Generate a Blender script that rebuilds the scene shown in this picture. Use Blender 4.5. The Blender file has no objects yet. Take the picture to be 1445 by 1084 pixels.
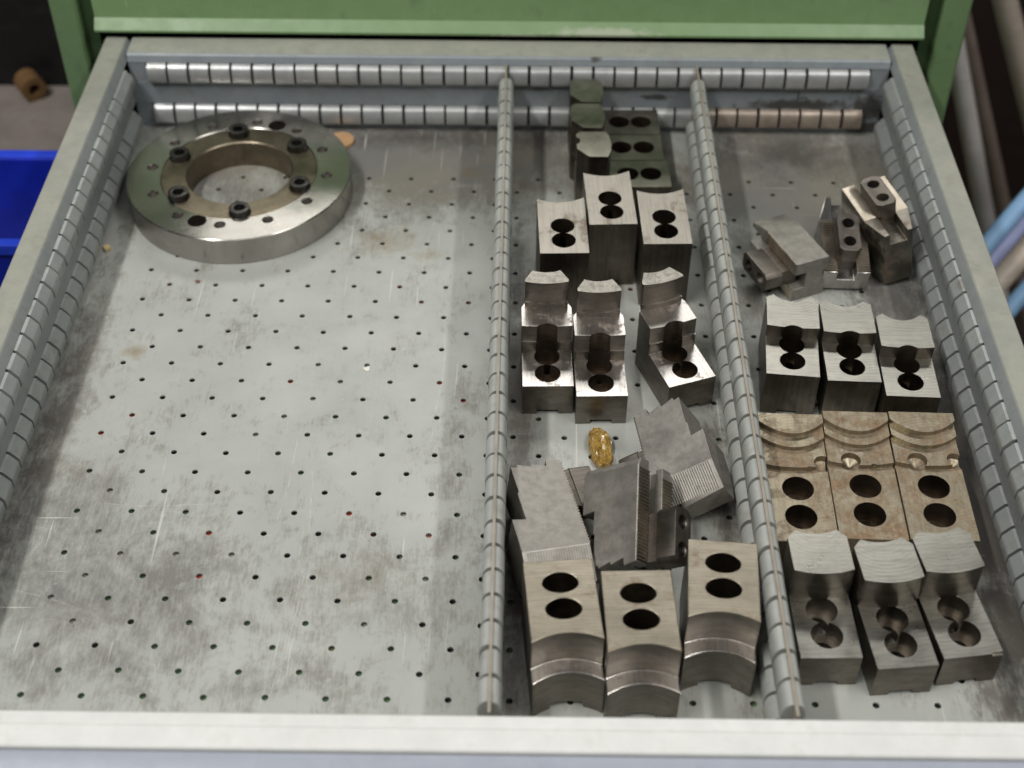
import bpy, bmesh, math, random
from mathutils import Matrix, Vector, Euler
random.seed(7)
SC = bpy.context.scene
COL = SC.collection
MM = 0.001
R = math.radians

# ------------------------------------------------------------------ camera
cam_d = bpy.data.cameras.new('camera')
cam = bpy.data.objects.new('camera', cam_d)
COL.objects.link(cam)
cam.matrix_world = Matrix(((0.99992656, -0.01082011, 0.00545959, 0.0120447),
                           (0.01142603, 0.69144663, -0.72233718, -0.3866237),
                           (0.00404075, 0.72234651, 0.69151948, 0.6588908),
                           (0, 0, 0, 1)))
cam_d.sensor_width = 36.0
cam_d.lens = 49.9
cam_d.clip_start = 0.02
cam_d.clip_end = 60
cam_d.dof.use_dof = True
cam_d.dof.focus_distance = 0.885
cam_d.dof.aperture_fstop = 6.0
SC.camera = cam
# ------------------------------------------------------------------ world, lamps, exposure
world = bpy.data.worlds.new('World')
SC.world = world
world.use_nodes = True
bg = world.node_tree.nodes['Background']
bg.inputs[0].default_value = (0.93, 0.97, 1.0, 1)
bg.inputs[1].default_value = 0.045
def lamp(name, loc, target, sx, sy, power, color):
    d = bpy.data.lights.new(name, 'AREA')
    d.shape = 'RECTANGLE'; d.size = sx; d.size_y = sy
    d.energy = power; d.color = color
    o = bpy.data.objects.new(name, d); COL.objects.link(o)
    o.location = loc
    dv = Vector(target) - Vector(loc)
    o.rotation_euler = dv.to_track_quat('-Z', 'Y').to_euler()
    o['label'] = 'long overhead light out of view, the front one added as fill'; o['category'] = 'lamp'; o['group'] = 'ceiling strip lights'
    return o
WARM = (1.0, 0.98, 0.95)
lamp('overhead_light', (-1.0, -0.35, 2.15), (-1.0, -0.35, 0), 0.12, 1.7, 46, WARM)
lamp('overhead_light', (1.15, -0.35, 2.15), (1.15, -0.35, 0), 0.12, 1.7, 28, WARM)
lamp('overhead_light', (0.1, 2.75, 2.4), (0.05, 0.3, 0.0), 2.6, 0.6, 40, WARM)
lamp('overhead_light', (0.1, -1.15, 2.3), (0.1, -1.15, 0), 2.2, 0.16, 14, WARM)  # front fill lamp, added to brighten the cabinet, bars and jaw fronts
SC.view_settings.view_transform = 'Standard'
SC.view_settings.look = 'None'
SC.view_settings.exposure = -0.15
SC.view_settings.gamma = 1.0

# ------------------------------------------------------------------ helpers
def lin(r, g, b):
    f = lambda c: (c/255/12.92) if c/255 <= 0.04045 else ((c/255+0.055)/1.055)**2.4
    return (f(r), f(g), f(b), 1)

class NT:
    """small node-tree writer"""
    def __init__(s, name):
        s.m = bpy.data.materials.new(name); s.m.use_nodes = True
        s.t = s.m.node_tree; s.n = s.t.nodes; s.n.clear()
        s.out = s.n.new('ShaderNodeOutputMaterial')
        s.p = s.n.new('ShaderNodeBsdfPrincipled')
        s.t.links.new(s.p.outputs[0], s.out.inputs[0])
        s._co = None
    def link(s, a, b): s.t.links.new(a, b)
    def set(s, inp, v):
        if hasattr(v, 'links'): s.link(v, inp)
        else: inp.default_value = v
    def P(s, **k):
        for a, v in k.items(): s.set(s.p.inputs[a.replace('_', ' ')], v)
    def co(s):
        if s._co is None:
            tc = s.n.new('ShaderNodeTexCoord'); oi = s.n.new('ShaderNodeObjectInfo')
            mp = s.n.new('ShaderNodeVectorMath'); mp.operation = 'MULTIPLY_ADD'
            cb = s.n.new('ShaderNodeCombineXYZ')
            for i in range(3): s.link(oi.outputs['Random'], cb.inputs[i])
            s.link(cb.outputs[0], mp.inputs[0]); mp.inputs[1].default_value = (7.3, 3.1, 5.7)
            s.link(tc.outputs['Object'], mp.inputs[2])
            s._co = mp.outputs[0]; s._raw = tc.outputs['Object']; s._rnd = oi.outputs['Random']
        return s._co
    def raw(s): s.co(); return s._raw
    def rnd(s): s.co(); return s._rnd
    def mapv(s, v, scale=(1, 1, 1), loc=(0, 0, 0), rot=(0, 0, 0)):
        m = s.n.new('ShaderNodeMapping'); s.link(v, m.inputs['Vector'])
        m.inputs['Scale'].default_value = scale; m.inputs['Location'].default_value = loc
        m.inputs['Rotation'].default_value = rot
        return m.outputs[0]
    def noise(s, scale, detail=4, rough=0.55, v=None, dist=0.0):
        n = s.n.new('ShaderNodeTexNoise'); s.link(v if v is not None else s.co(), n.inputs['Vector'])
        n.inputs['Scale'].default_value = scale; n.inputs['Detail'].default_value = detail
        n.inputs['Roughness'].default_value = rough; n.inputs['Distortion'].default_value = dist
        return n.outputs['Fac']
    def ramp(s, f, lo, hi, a=0.0, b=1.0):
        r = s.n.new('ShaderNodeMapRange'); r.clamp = True
        s.link(f, r.inputs[0])
        for i, v in zip((1, 2, 3, 4), (lo, hi, a, b)): r.inputs[i].default_value = v
        return r.outputs[0]
    def math(s, op, a, b=0.0):
        m = s.n.new('ShaderNodeMath'); m.operation = op; m.use_clamp = False
        s.set(m.inputs[0], a); s.set(m.inputs[1], b); return m.outputs[0]
    def mix(s, f, a, b, mode='MIX'):
        m = s.n.new('ShaderNodeMix'); m.data_type = 'RGBA'; m.blend_type = mode
        s.set(m.inputs['Factor'], f); s.set(m.inputs['A'], a); s.set(m.inputs['B'], b)
        return [o for o in m.outputs if o.type == 'RGBA'][0]
    def bump(s, h, strength, dist=0.0005):
        b = s.n.new('ShaderNodeBump'); s.link(h, b.inputs['Height'])
        b.inputs['Strength'].default_value = strength; b.inputs['Distance'].default_value = dist
        return b.outputs[0]
    def blob(s, cx, cy, rx, ry, soft=1.0):
        """0..1 soft stain around (cx,cy) in object space (mm)"""
        v = s.mapv(s.raw(), (1000/rx, 1000/ry, 0), (-cx/rx, -cy/ry, 0))
        l = s.n.new('ShaderNodeVectorMath'); l.operation = 'LENGTH'; s.link(v, l.inputs[0])
        return s.ramp(l.outputs['Value'], 1.0, max(0.0, 1.0-soft), 0, 1)

# ------------------------------------------------------------------ materials
def steel(name, c1, c2, rough=0.32, brush=(60, 1200, 60), smudge=0.5, rust=0.0, rings=None, brush_amt=0.25, metal=1.0, speck=0.0):
    t = NT(name)
    n1 = t.noise(38, 5, 0.6)
    n2 = t.noise(140, 4, 0.6)
    col = t.mix(t.ramp(n1, 0.35, 0.68), c1, c2)
    br = t.noise(1.0, 3, 0.6, t.mapv(t.co(), brush))
    col = t.mix(t.math('MULTIPLY', t.ramp(n2, 0.52, 0.75), smudge), col, tuple(c*0.55 for c in c1[:3])+(1,))
    lo = tuple(c*0.72 for c in c1[:3])+(1,)
    col = t.mix(t.math('MULTIPLY', t.ramp(br, 0.42, 0.68), 0.55), col, lo)
    h = t.math('MULTIPLY', br, brush_amt)
    if rings:
        w = t.n.new('ShaderNodeTexWave'); w.wave_type = 'RINGS'; w.rings_direction = 'Z'
        t.link(t.mapv(t.raw(), (1, 1, 0), (-rings[0]*MM, -rings[1]*MM, 0)), w.inputs['Vector'])
        w.inputs['Scale'].default_value = rings[2]; w.inputs['Distortion'].default_value = 3.0
        w.inputs['Detail'].default_value = 3; w.inputs['Detail Scale'].default_value = 12
        wv = t.math('MULTIPLY', w.outputs['Fac'], t.ramp(t.noise(25, 3), 0.35, 0.7))
        h = t.math('ADD', h, t.math('MULTIPLY', wv, 0.11))
        col = t.mix(t.math('MULTIPLY', wv, 0.2), col, tuple(min(1, c*1.45) for c in c2[:3])+(1,))
    ro = t.ramp(n1, 0.3, 0.75, rough*0.8, rough*1.35)
    met = metal
    if rust > 0:
        rn = t.noise(110, 9, 0.75, dist=0.3)
        rm = t.ramp(t.math('ADD', rn, t.math('MULTIPLY', t.math('SUBTRACT', n1, 0.5), 0.9)), 0.62-rust*0.22, 0.80-rust*0.16)
        rc = t.mix(t.ramp(t.noise(300, 4), 0.35, 0.7), lin(92, 66, 42), lin(146, 112, 72))
        col = t.mix(t.math('MULTIPLY', rm, 0.72), col, rc)
        ro = t.math('ADD', ro, t.math('MULTIPLY', rm, 0.35))
        met = t.math('SUBTRACT', metal, t.math('MULTIPLY', rm, 0.75))
        h = t.math('ADD', h, t.math('MULTIPLY', rm, 0.35))
    if speck > 0:
        sp = t.ramp(t.noise(900, 2), 0.62, 0.75)
        col = t.mix(t.math('MULTIPLY', sp, speck), col, tuple(c*0.45 for c in c1[:3])+(1,))
    t.P(Base_Color=col, Metallic=met, Roughness=ro, Normal=t.bump(h, 0.35, 0.0004))
    return t.m

M = {}
M['jaw_satin'] = steel('satin_steel', lin(160, 156, 152), lin(192, 188, 183), 0.27, (900, 40, 900), 0.35, rust=0.02)
M['jaw_soft'] = steel('ground_steel', lin(142, 137, 129), lin(164, 159, 149), 0.37, (1100, 30, 200), 0.25, rust=0.03)
M['jaw_dark'] = steel('oiled_steel', lin(132, 128, 120), lin(160, 154, 142), 0.40, (60, 900, 60), 0.5, rust=0.15)
M['jaw_milled'] = steel('milled_steel', lin(146, 144, 136), lin(176, 174, 165), 0.31, (40, 900, 60), 0.3, rust=0.0, rings=(0, 75, 120))
M['jaw_rusty'] = steel('rusty_steel', lin(148, 139, 120), lin(180, 171, 150), 0.42, (500, 60, 60), 0.5, rust=0.85, rings=(8, 40, 130))
M['jaw_tan'] = steel('tan_steel', lin(140, 133, 119), lin(166, 158, 142), 0.37, (60, 700, 60), 0.4, rust=0.22, rings=(0, -60, 150))
M['jaw_side'] = steel('blasted_steel', lin(142, 138, 131), lin(164, 160, 151), 0.44, (200, 200, 200), 0.3, rust=0.0, metal=0.6, speck=0.35, brush_amt=0.6)
M['jaw_green'] = steel('green_tinged_steel', lin(140, 137, 126), lin(164, 160, 148), 0.42, (80, 80, 80), 0.5, rust=0.0)
M['serration'] = steel('serrated_steel', lin(150, 142, 130), lin(184, 174, 158), 0.35, (80, 80, 80), 0.5, speck=0.2)
M['nut'] = steel('dark_nut_steel', lin(112, 106, 100), lin(140, 134, 124), 0.48, (80, 900, 80), 0.5, rust=0.0)
M['flange_inner'] = steel('brown_flange_steel', lin(126, 116, 100), lin(150, 140, 120), 0.42, (90, 90, 90), 0.4, rust=0.04)
M['screw'] = steel('blackened_screw', lin(78, 76, 74), lin(98, 96, 93), 0.4, (300, 300, 300), 0.3)
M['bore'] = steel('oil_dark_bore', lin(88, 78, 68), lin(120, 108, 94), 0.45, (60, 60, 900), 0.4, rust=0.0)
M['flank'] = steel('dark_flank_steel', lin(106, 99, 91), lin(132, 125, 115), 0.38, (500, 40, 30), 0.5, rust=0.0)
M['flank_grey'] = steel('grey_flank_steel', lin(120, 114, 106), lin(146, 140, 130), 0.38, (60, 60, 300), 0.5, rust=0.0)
M['hammered'] = steel('hammered_steel', lin(138, 134, 126), lin(190, 186, 176), 0.42, (260, 260, 260), 0.9, brush_amt=3.0, speck=0.3)
M['thread'] = steel('threaded_steel', lin(120, 114, 104), lin(160, 152, 140), 0.30, (10, 10, 1400), 0.3)

def flange_mat():
    t = NT('turned_flange_steel')
    tg = t.n.new('ShaderNodeTangent'); tg.direction_type = 'RADIAL'; tg.axis = 'Z'
    w = t.n.new('ShaderNodeTexWave'); w.wave_type = 'RINGS'; w.rings_direction = 'Z'
    t.link(t.mapv(t.raw(), (1, 1, 0)), w.inputs['Vector'])
    w.inputs['Scale'].default_value = 330; w.inputs['Distortion'].default_value = 1.0
    n1 = t.noise(30, 5)
    col = t.mix(t.ramp(n1, 0.35, 0.7), lin(160, 157, 151), lin(184, 180, 173))
    t.P(Base_Color=col, Metallic=1.0, Roughness=t.ramp(n1, 0.3, 0.7, 0.21, 0.30), Anisotropic=0.9, Anisotropic_Rotation=0.25, Tangent=tg.outputs[0],
        Normal=t.bump(w.outputs['Fac'], 0.06, 0.0002))
    return t.m
M['flange'] = flange_mat()

def paint(name, c1, c2, rough=0.42, dirt=0.5, dirtcol=None, wear=0.0, metal=0.0, streak=(6, 6, 6), scratch=0.25, grime=(), scuff=()):
    t = NT(name)
    n1 = t.noise(9, 6, 0.6, t.mapv(t.co(), streak))
    n2 = t.noise(70, 6, 0.65)
    n3 = t.noise(700, 3, 0.5)
    col = t.mix(t.ramp(n1, 0.35, 0.7), c1, c2)
    dc = dirtcol or lin(96, 88, 76)
    d = t.math('MULTIPLY', t.ramp(t.math('MULTIPLY', n1, n2), 0.27, 0.45), dirt)
    col = t.mix(d, col, dc)
    sp = t.math('MULTIPLY', t.ramp(t.noise(260, 4, 0.7), 0.66, 0.74), dirt*0.8)
    col = t.mix(sp, col, tuple(c*0.4 for c in dc[:3])+(1,))
    if scratch:
        sv = t.noise(1.0, 2, 0.5, t.mapv(t.co(), (700, 14, 14), rot=(0.2, 0.1, 0.35)))
        sm = t.math('MULTIPLY', t.ramp(sv, 0.70, 0.76), t.ramp(n2, 0.45, 0.6))
        col = t.mix(t.math('MULTIPLY', sm, scratch), col, tuple(min(1, c*1.5) for c in c2[:3])+(1,))
    for lst, cc, amt in ((grime, lin(58, 54, 50), 0.85), (scuff, lin(196, 196, 180), 0.5)):
        mk = None
        for cx, cz, rx, rz in lst:      # stains in the sheet's own x / z
            v = t.mapv(t.raw(), (1000/rx, 0, 1000/rz), (-cx/rx, 0, -cz/rz))
            l = t.n.new('ShaderNodeVectorMath'); l.operation = 'LENGTH'; t.link(v, l.inputs[0])
            b = t.ramp(l.outputs['Value'], 1.0, 0.0, 0, 1); mk = b if mk is None else t.math('MAXIMUM', mk, b)
        if mk is not None:
            e = t.math('ADD', mk, t.math('MULTIPLY', t.math('SUBTRACT', t.noise(120, 8, 0.75, t.raw()), 0.5), 1.7))
            col = t.mix(t.math('MULTIPLY', t.ramp(e, 0.35, 0.7), amt), col, cc)
    h = t.math('ADD', t.math('MULTIPLY', n3, 0.3), t.math('MULTIPLY', n2, 0.4))
    t.P(Base_Color=col, Metallic=metal, Roughness=t.ramp(n2, 0.3, 0.7, rough*0.85, rough*1.25), Normal=t.bump(h, 0.18, 0.0004))
    return t.m
M['drawer_paint'] = paint('grey_drawer_paint', lin(132, 137, 138), lin(146, 149, 147), 0.45, 0.5)
M['rim_paint'] = paint('rim_paint', lin(146, 148, 138), lin(162, 163, 151), 0.5, 0.4)
M['back_paint'] = paint('back_wall_paint', lin(136, 144, 150), lin(150, 157, 160), 0.4, 0.35, grime=[(292, 24, 34, 26), (235, 26, 80, 9), (70, 66, 9, 5), (120, 32, 30, 5), (295, 5, 30, 12)])
M['tab'] = paint('slot_tab_paint', lin(140, 144, 143), lin(156, 159, 156), 0.38, 0.6, metal=0.0)
M['tab_bright'] = paint('divider_tab_paint', lin(164, 167, 163), lin(180, 182, 176), 0.34, 0.5)
M['tab_worn'] = paint('worn_tab_metal', lin(170, 172, 172), lin(196, 197, 195), 0.34, 0.3, metal=0.45)
M['tab_dirty'] = paint('dirty_tab_metal', lin(150, 138, 126), lin(186, 172, 158), 0.38, 0.8, metal=0.45)
M['divider_edge'] = paint('divider_edge', lin(136, 128, 115), lin(158, 150, 137), 0.5, 0.5)
M['green'] = paint('green_cabinet_paint', lin(116, 146, 100), lin(124, 153, 108), 0.42, 0.4, lin(74, 92, 62), scratch=0.8)
M['lip'] = paint('worn_green_lip_paint', lin(118, 148, 102), lin(126, 155, 110), 0.36, 0.2, lin(74, 92, 62), scratch=0.9, scuff=[(75, 75, 75, 7), (10, 73, 40, 3)])
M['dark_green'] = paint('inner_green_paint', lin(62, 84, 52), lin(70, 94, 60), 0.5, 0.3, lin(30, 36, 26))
M['rail'] = paint('white_rail_paint', lin(208, 209, 206), lin(220, 221, 218), 0.42, 0.3, lin(150, 146, 136))
M['handle'] = paint('pale_handle_paint', lin(150, 156, 168), lin(160, 166, 178), 0.4, 0.1)
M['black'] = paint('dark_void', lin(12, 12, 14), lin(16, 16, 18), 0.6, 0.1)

def floor_mat():
    t = NT('drawer_floor_paint')
    base = t.mix(t.ramp(t.noise(14, 6, 0.62), 0.35, 0.68), lin(158, 161, 155), lin(171, 173, 167))
    # fine grime, stretched front to back
    g1 = t.noise(1.0, 6, 0.7, t.mapv(t.raw(), (170, 60, 1)))
    g1 = t.math('ADD', t.math('MULTIPLY', g1, 0.55), t.math('MULTIPLY', t.noise(1.0, 4, 0.7, t.mapv(t.raw(), (620, 110, 1), rot=(0, 0, 0.05))), 0.45))
    g2 = t.noise(24, 10, 0.74, t.raw(), 0.4)
    g3 = t.noise(7, 5, 0.6, t.raw(), 0.8)
    # stains, plus painted shade at the back and middle divider (edges broken by noise)
    areas = [(-205, 511, 70, 70, .75), (-230, 120, 160, 120, .62), (-95, 130, 120, 80, .42), (-255, 205, 60, 60, .5), (-70, 570, 240, 110, 1.2), (-230, 560, 110, 80, .7), (-120, 60, 200, 60, .3), (-30, 120, 60, 150, .3), (-200, 420, 60, 200, .15),
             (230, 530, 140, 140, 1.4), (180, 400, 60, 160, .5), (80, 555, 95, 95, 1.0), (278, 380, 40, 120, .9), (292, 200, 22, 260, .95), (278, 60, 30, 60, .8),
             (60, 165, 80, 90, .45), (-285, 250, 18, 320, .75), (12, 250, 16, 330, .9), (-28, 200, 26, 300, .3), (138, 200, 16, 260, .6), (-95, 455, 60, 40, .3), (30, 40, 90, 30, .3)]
    dm = None
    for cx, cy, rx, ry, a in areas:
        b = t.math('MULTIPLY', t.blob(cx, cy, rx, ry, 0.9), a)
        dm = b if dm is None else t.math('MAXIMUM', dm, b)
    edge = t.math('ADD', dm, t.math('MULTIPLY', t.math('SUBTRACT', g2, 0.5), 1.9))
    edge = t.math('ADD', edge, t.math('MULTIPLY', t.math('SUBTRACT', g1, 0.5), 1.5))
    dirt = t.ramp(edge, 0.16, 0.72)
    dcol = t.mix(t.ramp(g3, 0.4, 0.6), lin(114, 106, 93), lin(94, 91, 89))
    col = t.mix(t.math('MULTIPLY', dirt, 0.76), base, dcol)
    # black oily grime plus painted-in shadow along the walls and dividers
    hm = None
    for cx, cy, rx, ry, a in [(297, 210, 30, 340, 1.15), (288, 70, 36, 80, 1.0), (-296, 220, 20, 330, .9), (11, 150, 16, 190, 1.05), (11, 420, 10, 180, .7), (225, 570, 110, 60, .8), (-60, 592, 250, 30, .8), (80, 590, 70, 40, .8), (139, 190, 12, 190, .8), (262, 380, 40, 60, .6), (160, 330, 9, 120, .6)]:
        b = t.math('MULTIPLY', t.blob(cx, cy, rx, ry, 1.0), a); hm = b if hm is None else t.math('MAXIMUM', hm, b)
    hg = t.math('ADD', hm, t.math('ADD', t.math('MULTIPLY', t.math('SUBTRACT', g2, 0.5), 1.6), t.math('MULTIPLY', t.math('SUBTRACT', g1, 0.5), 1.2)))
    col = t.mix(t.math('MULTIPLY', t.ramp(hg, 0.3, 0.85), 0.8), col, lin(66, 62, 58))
    # light grime everywhere
    col = t.mix(t.math('MULTIPLY', t.ramp(t.math('MULTIPLY', g1, g2), 0.25, 0.42), 0.35), col, lin(120, 116, 104))
    # brown oil spots
    ob = None
    for cx, cy, rx, ry, a in [(-90, 455, 55, 34, .8), (-252, 330, 14, 14, 1), (-60, 440, 30, 20, .7), (-150, 250, 30, 20, .4), (165, 350, 12, 60, .7), (-30, 545, 30, 20, .6)]:
        b = t.math('MULTIPLY', t.blob(cx, cy, rx, ry, 1.0), a); ob = b if ob is None else t.math('MAXIMUM', ob, b)
    om = t.ramp(t.math('ADD', ob, t.math('MULTIPLY', t.math('SUBTRACT', t.noise(60, 6, 0.7, t.raw()), 0.5), 1.6)), 0.35, 0.9)
    col = t.mix(t.math('MULTIPLY', om, 0.6), col, lin(128, 108, 70))
    # dark specks
    sp = t.math('MULTIPLY', t.ramp(t.noise(330, 4, 0.7, t.raw()), 0.66, 0.73), t.ramp(g2, 0.42, 0.62))
    col = t.mix(t.math('MULTIPLY', sp, 0.7), col, lin(60, 56, 50))
    # scratches: three directions of stretched noise, thresholded
    sc = None
    for sx, sy, rot, lo in ((420, 9, 0.12, .725), (300, 7, -0.25, .735), (12, 380, 0.12, .74), (520, 16, 1.0, .74), (260, 5, 0.02, .735)):
        s = t.ramp(t.noise(1.0, 2, 0.45, t.mapv(t.raw(), (sx, sy, 1), rot=(0, 0, rot)), 0.2), lo, lo+0.035)
        sc = s if sc is None else t.math('MAXIMUM', sc, s)
    sc = t.math('MULTIPLY', sc, t.ramp(g3, 0.38, 0.54))
    # long single scratches: arcs of big circles, (centre, radius, window)
    for cx, cy, rad, wx, wy, wr, wd in ((-215, 470, 280, -205, 192, 42, .5), (-900, 150, 786, -115, 140, 90, .35), (-1500, 200, 1382, -119, 110, 70, .3),
                                (-1500, 200, 1386, -115, 95, 60, .3), (-1500, 200, 1390, -111, 105, 55, .35), (300, 420, 360, -58, 440, 60, .35), (-700, 330, 660, -42, 310, 70, .5),
                                (-350, -200, 330, -262, 118, 22, .7), (-600, 250, 470, -133, 215, 40, .35)):
        v = t.mapv(t.raw(), (1000, 1000, 0), (-cx, -cy, 0))
        l = t.n.new('ShaderNodeVectorMath'); l.operation = 'LENGTH'; t.link(v, l.inputs[0])
        d = t.math('ABSOLUTE', t.math('SUBTRACT', t.math('ADD', l.outputs['Value'], t.math('MULTIPLY', t.math('SUBTRACT', t.noise(14, 3, 0.5, t.raw()), 0.5), 9.0)), rad))
        ln = t.math('MULTIPLY', t.ramp(d, wd*0.4, wd*0.4+0.45, 0.5, 0), t.ramp(t.blob(wx, wy, wr, wr, 0.4), 0.05, 0.4))
        sc = t.math('MAXIMUM', sc, t.math('MULTIPLY', ln, t.ramp(t.noise(120, 5, 0.7, t.raw()), 0.42, 0.6)))
    col = t.mix(t.math('MULTIPLY', sc, 0.5), col, lin(222, 222, 214))
    # scuffed bright patches
    pm = t.math('MULTIPLY', t.ramp(t.noise(160, 6, 0.75, t.raw()), 0.60, 0.70), t.ramp(g2, 0.5, 0.62))
    col = t.mix(t.math('MULTIPLY', pm, 0.55), col, lin(214, 214, 206))
    h = t.math('ADD', t.math('MULTIPLY', g2, 0.6), t.math('SUBTRACT', t.math('MULTIPLY', t.noise(500, 3, 0.5, t.raw()), 0.15), t.math('MULTIPLY', sc, 0.5)))
    t.P(Base_Color=col, Metallic=0.0, Roughness=t.ramp(g2, 0.3, 0.7, 0.36, 0.55), Normal=t.bump(h, 0.25, 0.0005))
    return t.m
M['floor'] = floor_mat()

def plain(name, c, rough=0.5, metal=0.0, **k):
    t = NT(name); n = t.noise(40, 4)
    t.P(Base_Color=t.mix(t.ramp(n, 0.3, 0.7), tuple(x*0.85 for x in c[:3])+(1,), tuple(min(1, x*1.12) for x in c[:3])+(1,)), Roughness=rough, Metallic=metal,
        Normal=t.bump(t.noise(220, 4), 0.2, 0.0006))
    t.P(**k)
    return t.m

# ------------------------------------------------------------------ mesh helpers (all dimensions in mm)
def mesh_obj(name, verts, faces, mat, parent=None, smooth=35, scale=True):
    me = bpy.data.meshes.new(name)
    me.from_pydata([tuple(c*MM for c in v) for v in verts] if scale else verts, [], faces)
    fin(me, mat, smooth)
    return obj(name, me, parent)
def fin(me, mat, smooth=35):
    bm = bmesh.new(); bm.from_mesh(me)
    bmesh.ops.recalc_face_normals(bm, faces=bm.faces)
    bm.to_mesh(me); bm.free()
    me.materials.clear(); me.materials.append(mat)
    me.polygons.foreach_set('use_smooth', [True]*len(me.polygons))
    me.set_sharp_from_angle(angle=R(smooth))
    me.update()
def obj(name, me, parent=None):
    o = bpy.data.objects.new(name, me); COL.objects.link(o)
    if parent: o.parent = parent
    return o
def empty(name, loc=(0, 0, 0), rz=0.0):
    o = bpy.data.objects.new(name, None); COL.objects.link(o)
    o.empty_display_size = 0.01
    o.location = tuple(c*MM for c in loc); o.rotation_euler = (0, 0, R(rz))
    return o
def tag(o, label=None, cat=None, group=None, kind=None):
    if label: o['label'] = label
    if cat: o['category'] = cat
    if group: o['group'] = group
    if kind: o['kind'] = kind
    return o
def prism(poly, z0, z1, axis='z'):
    """extrude 2-D polygon; axis z: poly (x,y); axis x: poly (y,z) over x; axis y: poly (x,z) over y"""
    n = len(poly); v = []
    for z in (z0, z1):
        for a, b in poly:
            v.append((a, b, z) if axis == 'z' else (z, a, b) if axis == 'x' else (a, z, b))
    f = [tuple(range(n)), tuple(range(n, 2*n))] + [(i, (i+1) % n, n+(i+1) % n, n+i) for i in range(n)]
    return v, f
def arc(xa, ya, xb, yb, sag, n=14):
    """points from a to b on a circular-ish arc with sagitta sag (positive = left of a->b)"""
    dx, dy = xb-xa, yb-ya; L = math.hypot(dx, dy); nx, ny = -dy/L, dx/L
    out = []
    for i in range(n+1):
        t = i/n; s = 4*t*(1-t)*sag
        out.append((xa+dx*t+nx*s, ya+dy*t+ny*s))
    return out
def cyl(cx, cy, z0, z1, r, n=36, r1=None):
    r1 = r if r1 is None else r1
    v = [(cx+r*math.cos(2*math.pi*i/n), cy+r*math.sin(2*math.pi*i/n), z0) for i in range(n)]
    v += [(cx+r1*math.cos(2*math.pi*i/n), cy+r1*math.sin(2*math.pi*i/n), z1) for i in range(n)]
    f = [tuple(range(n)), tuple(range(n, 2*n))] + [(i, (i+1) % n, n+(i+1) % n, n+i) for i in range(n)]
    return v, f
def threads(cx, cy, z0, z1, r, n=28, pitch=1.5):
    """a hole cutter with rings of thread (stacked lathe)"""
    prof = []; z = z0; k = 0
    while z < z1-0.01:
        prof.append((z, r-0.45 if k % 2 else r)); z += pitch/2; k += 1
    prof.append((z1, r))
    v = []; f = []
    for z, rr in prof:
        for i in range(n):
            a = 2*math.pi*i/n; v.append((cx+rr*math.cos(a), cy+rr*math.sin(a), z))
    m = len(prof)
    f.append(tuple(range(n))); f.append(tuple(range((m-1)*n, m*n)))
    for j in range(m-1):
        for i in range(n):
            f.append((j*n+i, j*n+(i+1) % n, (j+1)*n+(i+1) % n, (j+1)*n+i))
    return v, f
def raw_mesh(vf):
    me = bpy.data.meshes.new('tmp')
    me.from_pydata([tuple(c*MM for c in v) for v in vf[0]], [], vf[1])
    bm = bmesh.new(); bm.from_mesh(me); bmesh.ops.recalc_face_normals(bm, faces=bm.faces); bm.to_mesh(me); bm.free()
    return me
def carve(base, cuts, adds=(), bevel=0.5, seg=2):
    """base minus cutters plus added solids, edges softened; returns a mesh"""
    o = bpy.data.objects.new('tmp', raw_mesh(base)); COL.objects.link(o)
    tmp = []
    for mode, lst in (('UNION', adds), ('DIFFERENCE', cuts)):
        for c in lst:
            co = bpy.data.objects.new('tmpc', raw_mesh(c)); COL.objects.link(co); tmp.append(co)
            md = o.modifiers.new('b', 'BOOLEAN'); md.operation = mode; md.solver = 'EXACT'; md.object = co
    if bevel:
        md = o.modifiers.new('bev', 'BEVEL'); md.width = bevel*MM; md.segments = seg
        md.limit_method = 'ANGLE'; md.angle_limit = R(38); md.miter_outer = 'MITER_ARC'; md.use_clamp_overlap = True
    dg = bpy.context.evaluated_depsgraph_get()
    me = bpy.data.meshes.new_from_object(o.evaluated_get(dg))
    for t in tmp+[o]:
        d = t.data; bpy.data.objects.remove(t); bpy.data.meshes.remove(d)
    return me
def solid(name, me, mat, parent=None, smooth=20, bores=None, bore_mat=None, sides=None):
    me.name = name; fin(me, mat, min(smooth, 20))
    if bores: line_bores(me, bores, bore_mat or M['bore'])
    if sides: line_sides(me, sides)
    return obj(name, me, parent)
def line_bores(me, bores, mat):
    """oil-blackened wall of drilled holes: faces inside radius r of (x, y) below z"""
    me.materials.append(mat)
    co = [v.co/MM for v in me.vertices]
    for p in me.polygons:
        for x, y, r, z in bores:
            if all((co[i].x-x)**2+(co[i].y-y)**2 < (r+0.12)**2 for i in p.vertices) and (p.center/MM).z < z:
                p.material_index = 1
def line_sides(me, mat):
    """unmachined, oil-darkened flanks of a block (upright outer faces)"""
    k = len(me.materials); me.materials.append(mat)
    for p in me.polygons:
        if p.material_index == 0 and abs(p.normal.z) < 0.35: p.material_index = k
def place(o, x, y, z=0, rz=0):
    o.location = (x*MM, y*MM, z*MM); o.rotation_euler = (0, 0, R(rz)); return o
def copy_tree(o, parent=None):
    c = o.copy(); COL.objects.link(c); c.parent = parent
    for ch in list(o.children): copy_tree(ch, c)
    return c

# ================================================================== THE DRAWER
PX = 33.3            # hole pitch
drawer = tag(empty('drawer'), 'open grey steel drawer with perforated floor and slotted walls', 'drawer')

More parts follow.
